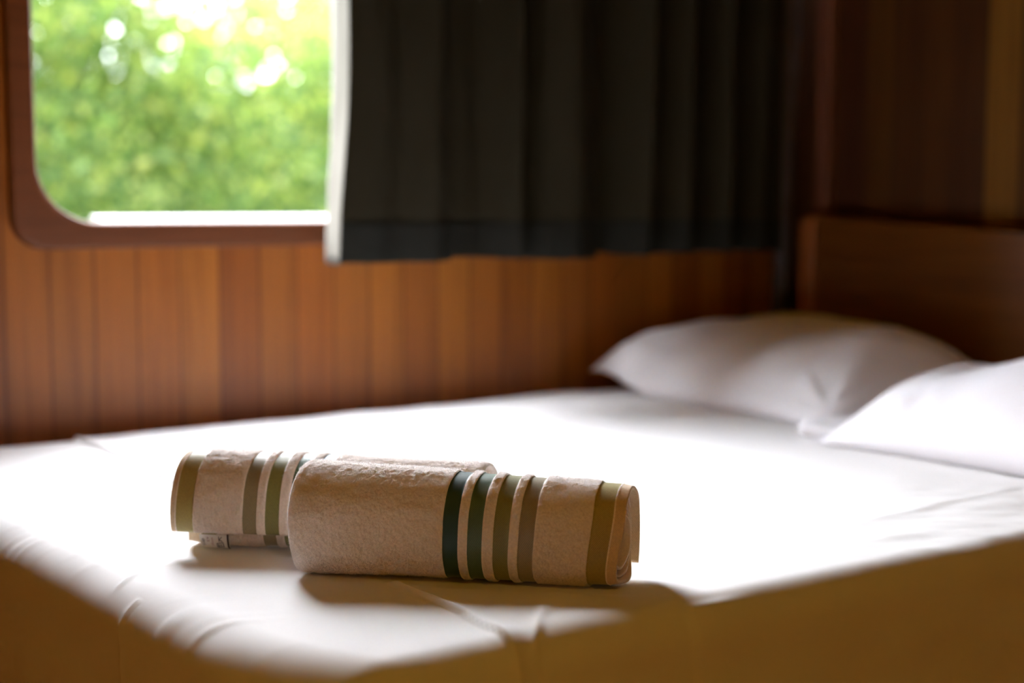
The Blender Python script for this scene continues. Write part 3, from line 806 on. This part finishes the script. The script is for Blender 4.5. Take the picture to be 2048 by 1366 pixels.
# care label sewn to the inner wrap of the back towel, below its flap
def label_pt(s, u, lift=0.0):
    """s: 0..1 down the front of the inner wrap, u in metres along the axis"""
    phi = ROLL_B.PHI - 2 * math.pi - math.radians(-22) * 1.0 + s * math.radians(26)
    P = ROLL_B.curve(np.array([phi]), np.array([u]))[0]
    c = ROLL_B.base + ROLL_B.ax * u + np.array([0, 0, ROLL_B.hz])
    d = P - c; d -= ROLL_B.ax * d.dot(ROLL_B.ax); d /= np.linalg.norm(d)
    return P + d * (0.0095 + lift)
def label_patch(name, quads, mat, parent, lift, sub=6):
    V = []; F = []
    for (s0, u0), (s1, u1), (s2, u2), (s3, u3) in quads:
        b = len(V)
        for i in range(sub + 1):
            for j in range(sub + 1):
                p = i / sub; q = j / sub
                s = (s0 * (1 - p) + s3 * p) * (1 - q) + (s1 * (1 - p) + s2 * p) * q
                u = (u0 * (1 - p) + u3 * p) * (1 - q) + (u1 * (1 - p) + u2 * p) * q
                V.append(label_pt(s, u, lift))
        F += (grid_faces(sub + 1, sub + 1) + b).tolist()
    o = mesh_obj(name, V, F, mat, parent, smooth=False)
    md = o.modifiers.new('Sol', 'SOLIDIFY'); md.thickness = 0.0003; md.offset = 0
    return o
LU = 0.0345
def LS(b): return -0.3 + b / 25.0            # b: millimetres down the label, a: millimetres along it
lab = label_patch('care_label', [((LS(-8), LU), (LS(-8), LU + 0.0420), (LS(27), LU + 0.0330), (LS(27), LU - 0.002))], M_label, rb, 0.0, sub=10)
lab['label'] = 'small white care label with printed marks under the towel flap'
def strokes(name, segs, mat, w, sub=2):
    q = []
    for a0, b0, a1, b1 in segs:
        da, db = a1 - a0, b1 - b0; L = math.hypot(da, db); na, nb = -db / L * w / 2, da / L * w / 2
        pt = lambda a, b: (LS(b - 7.5), LU + a / 1000.0)
        q.append((pt(a0 + na, b0 + nb), pt(a1 + na, b1 + nb), pt(a1 - na, b1 - nb), pt(a0 - na, b0 - nb)))
    return label_patch(name, q, mat, lab, 0.0007, sub=sub)
ck = lambda cx, cy, r, a0, a1, n=6: [(cx + r * math.cos(a0 + (a1 - a0) * k / n), cy + r * math.sin(a0 + (a1 - a0) * k / n),
                                      cx + r * math.cos(a0 + (a1 - a0) * (k + 1) / n), cy + r * math.sin(a0 + (a1 - a0) * (k + 1) / n)) for k in range(n)]
bar = strokes('dark_bar', [(39.6, -2, 32.2, 33.0)], M_ink, 2.2, sub=14); bar['label'] = 'dark brown bar printed on the label end'
icon = [(21, 13, 30, 11), (30, 11, 28.4, 21.5), (28.4, 21.5, 19.4, 23), (19.4, 23, 21, 13)]
icon += [(22.6, 14.8, 21.6, 21.2), (22.6, 14.8, 24.2, 14.5), (22.1, 18.0, 23.8, 17.7), (21.6, 21.2, 23.2, 20.9)] + ck(28.2, 16.8, 2.8, math.radians(120), math.radians(245))
icon += [(26.4, 1.5, 25.2, 10), (30.5, 2, 26.2, 6.2), (26.2, 6.2, 29.6, 9.6)]
g = strokes('printed_mark', icon, M_ink, 0.75); g['label'] = 'letter K above a small boxed mark'
# three short lines of small print, read upwards
ln1 = ck(4.2, 14.5, 1.5, math.radians(40), math.radians(320)) + ck(4.2, 10.2, 1.2, 0, 2 * math.pi) + [(5.4, 8.6, 2.8, 8.6)] + ck(4.2, 6.0, 1.2, 0, 2 * math.pi) + [(2.6, 7.4, 7.0, 7.4)]
g = strokes('grey_print', ln1, M_inkg, 0.6)
ln2 = [(9.0, 9.5, 12.0, 9.0), (9.0, 9.5, 9.2, 7.0), (10.5, 9.2, 10.7, 7.2), (12.0, 9.0, 12.2, 6.8), (9.2, 5.6, 12.4, 3.8), (12.4, 3.8, 9.4, 2.6)] 
ln3 = [(13.5, 17.0, 16.5, 16.4), (13.6, 14.6, 16.6, 14.0), (13.7, 14.6, 14.0, 12.6), (15.0, 12.0, 17.0, 11.6), (15.2, 10.0, 17.4, 9.4), (15.4, 8.0, 17.8, 7.4), (15.6, 6.2, 18.0, 5.4), (15.8, 4.2, 18.2, 3.4)]
g = strokes('pink_print', ln2 + ln3, M_inkp, 0.6)

# ------------------------------------------------------------------ outside: foliage and ground
def foliage():
    rng = np.random.default_rng(5)
    def clumps(n, x0, x1, y0, y1, zt0, notch):
        x = rng.uniform(x0, x1, n * 2); y = rng.uniform(y0, y1, n * 2)
        topz = zt0 + 0.55 * fbm(x * 0.9, y * 0 + 2.0, 3, 2) + 0.10 * (y - 8.4)
        z = 0.35 + (topz - 0.35) * rng.random(n * 2) ** 0.66
        keep = ~((np.abs(x - notch) < 0.34) & (z > 2.12)) if notch else np.ones(n * 2, bool)
        return np.stack([x, y, z], 1)[keep][:n]
    parts = []
    for n, x0, x1, y0, y1, zt, per, r, l0, l1, notch in ((520, 0.5, 6.5, 8.4, 10.0, 2.80, 60, 0.17, 0.055, 0.11, 3.72),
                                                         (330, -4.0, 9.5, 9.2, 11.0, 2.98, 56, 0.26, 0.08, 0.15, 3.72),
                                                         (380, -4.0, 9.5, 10.6, 12.0, 2.80, 56, 0.30, 0.11, 0.19, 3.9)):
        c = clumps(n, x0, x1, y0, y1, zt, notch)
        p = np.repeat(c, per, 0) + rng.normal(0, 1, (n * per, 3)) * np.array([r, r, r * 0.75])
        p = p[p[:, 2] > 0.05]; m = len(p)
        L = rng.uniform(l0, l1, m)[:, None]; W = L * rng.uniform(0.38, 0.6, (m, 1))
        d = rng.normal(0, 1, (m, 3)); d[:, 2] -= 0.4; d /= np.linalg.norm(d, axis=1, keepdims=True)
        nn = rng.normal(0, 1, (m, 3)); nn[:, 2] += 1.0
        sd = np.cross(d, nn); sd /= np.linalg.norm(sd, axis=1, keepdims=True); up = np.cross(sd, d)
        parts.append(np.stack([p, p + d * L * 0.45 + sd * W / 2 + up * W * 0.12, p + d * L, p + d * L * 0.45 - sd * W / 2 + up * W * 0.12, p + d * L * 0.5], 1))
    V = np.concatenate(parts); m = len(V)
    base = (np.arange(m) * 5)[:, None, None]
    F = (base + np.array([[0, 1, 4], [1, 2, 4], [2, 3, 4], [3, 0, 4]])[None]).reshape(-1, 3)
    off = np.array([3.4, 9.5, -0.4])
    V = V.reshape(-1, 3) - off
    me = bpy.data.meshes.new('foliage')
    me.vertices.add(len(V)); me.vertices.foreach_set('co', V.astype(np.float32).ravel())
    me.loops.add(F.size); me.loops.foreach_set('vertex_index', F.ravel().astype(np.int32))
    me.polygons.add(len(F)); me.polygons.foreach_set('loop_start', np.arange(0, F.size, 3, dtype=np.int32))
    me.update(calc_edges=True); me.materials.append(M_leaf)
    o = bpy.data.objects.new('foliage', me); COL.objects.link(o); o.location = off
    return tag(o, 'bright green leafy trees blurred outside the window', 'foliage', kind='stuff')
foliage()
gx = np.linspace(-16, 22, 60); gy = np.concatenate([np.linspace(Y1 + 0.6, 10, 6), np.linspace(10.6, 15.5, 24)])
GX, GY = np.meshgrid(gx, gy, indexing='ij')
GZ = -0.45 + 2.45 * sstep(10.9, 13.6, GY) + 0.35 * fbm(GX * 0.8, GY * 0.8, 77, 3) * sstep(10.5, 12.5, GY)  # rising bank added as an opaque backdrop, blocks bright sky between the leaves
gr = mesh_obj('ground', np.stack([GX.ravel(), GY.ravel(), GZ.ravel()], 1), grid_faces(len(gx), len(gy)), M_ground, origin=(3, 10, -0.45))
tag(gr, 'grassy ground outside below the window, with an added bank behind the trees hiding bright sky', 'ground', kind='structure')

# ------------------------------------------------------------------ light: bright hazy sky
EXPOSURE = 0.06; SKY = 4.6; GLOW = 56.0
w = bpy.data.worlds.new('hazy_sky'); scene.world = w; w.use_nodes = True
nt = w.node_tree; nt.nodes.clear()
out = N(nt, 'ShaderNodeOutputWorld'); bg = N(nt, 'ShaderNodeBackground'); nt.links.new(bg.outputs[0], out.inputs[0])
tc = N(nt, 'ShaderNodeTexCoord'); sep = N(nt, 'ShaderNodeSeparateXYZ'); nt.links.new(tc.outputs['Generated'], sep.inputs[0])
up_ = math_n(nt, 'MULTIPLY_ADD', sep.outputs[2], 0.5, 0.5)
r = ramp(nt, up_, [(0.0, (0.05, 0.06, 0.04)), (0.49, (0.10, 0.12, 0.08)), (0.51, (0.86, 0.92, 1.0)), (1.0, (0.80, 0.90, 1.0))])
# the veiled sun: a broad bright patch of haze, high beyond the trees
sd_ = Vector((-0.24, 0.68, 0.69)).normalized()
dp = N(nt, 'ShaderNodeVectorMath', operation='DOT_PRODUCT'); nt.links.new(tc.outputs['Generated'], dp.inputs[0]); dp.inputs[1].default_value = sd_
lobe = math_n(nt, 'MULTIPLY', math_n(nt, 'EXPONENT', math_n(nt, 'DIVIDE', math_n(nt, 'SUBTRACT', dp.outputs['Value'], 1.0), 0.27)), GLOW / SKY)
lobe = math_n(nt, 'MULTIPLY', lobe, math_n(nt, 'GREATER_THAN', sep.outputs[2], 0.0))
vm = N(nt, 'ShaderNodeVectorMath', operation='SCALE'); vm.inputs[0].default_value = (0.955, 0.985, 1.06); nt.links.new(lobe, vm.inputs['Scale'])
va = N(nt, 'ShaderNodeVectorMath', operation='ADD'); nt.links.new(r.outputs[0], va.inputs[0]); nt.links.new(vm.outputs[0], va.inputs[1])
nt.links.new(va.outputs[0], bg.inputs[0]); bg.inputs[1].default_value = SKY

ld = bpy.data.lights.new('warm_fill', 'AREA'); ld.shape = 'DISK'; ld.size = 0.45; ld.energy = 5.0; ld.color = (1.0, 0.68, 0.06)  # unseen warm fill added to turn the shaded sides golden
lo_ = bpy.data.objects.new('warm_fill', ld); COL.objects.link(lo_); lo_.location = (0.0, -0.35, ZC - 0.03)

# ------------------------------------------------------------------ camera
cam = bpy.data.cameras.new('camera'); co = bpy.data.objects.new('camera', cam); COL.objects.link(co)
co.location = (0, 0, BED + 0.45)
co.rotation_euler = (math.radians(90 - 5.443), 0, math.radians(-33.6))
cam.lens = 50; cam.sensor_width = 36; cam.clip_start = 0.05
cam.dof.use_dof = True; cam.dof.focus_distance = 1.72; cam.dof.aperture_fstop = 1.8
scene.camera = co
scene.view_settings.view_transform = 'Standard'; scene.view_settings.look = 'None'
scene.view_settings.gamma = 1.0; scene.view_settings.exposure = EXPOSURE
scene.view_settings.use_curve_mapping = False
try:
    scene.cycles.use_denoising = True
    scene.cycles.max_bounces = 16; scene.cycles.diffuse_bounces = 10
    scene.cycles.sample_clamp_indirect = 12
except Exception:
    pass
for o in bpy.data.objects:
    if '_w' in o.keys(): del o['_w']
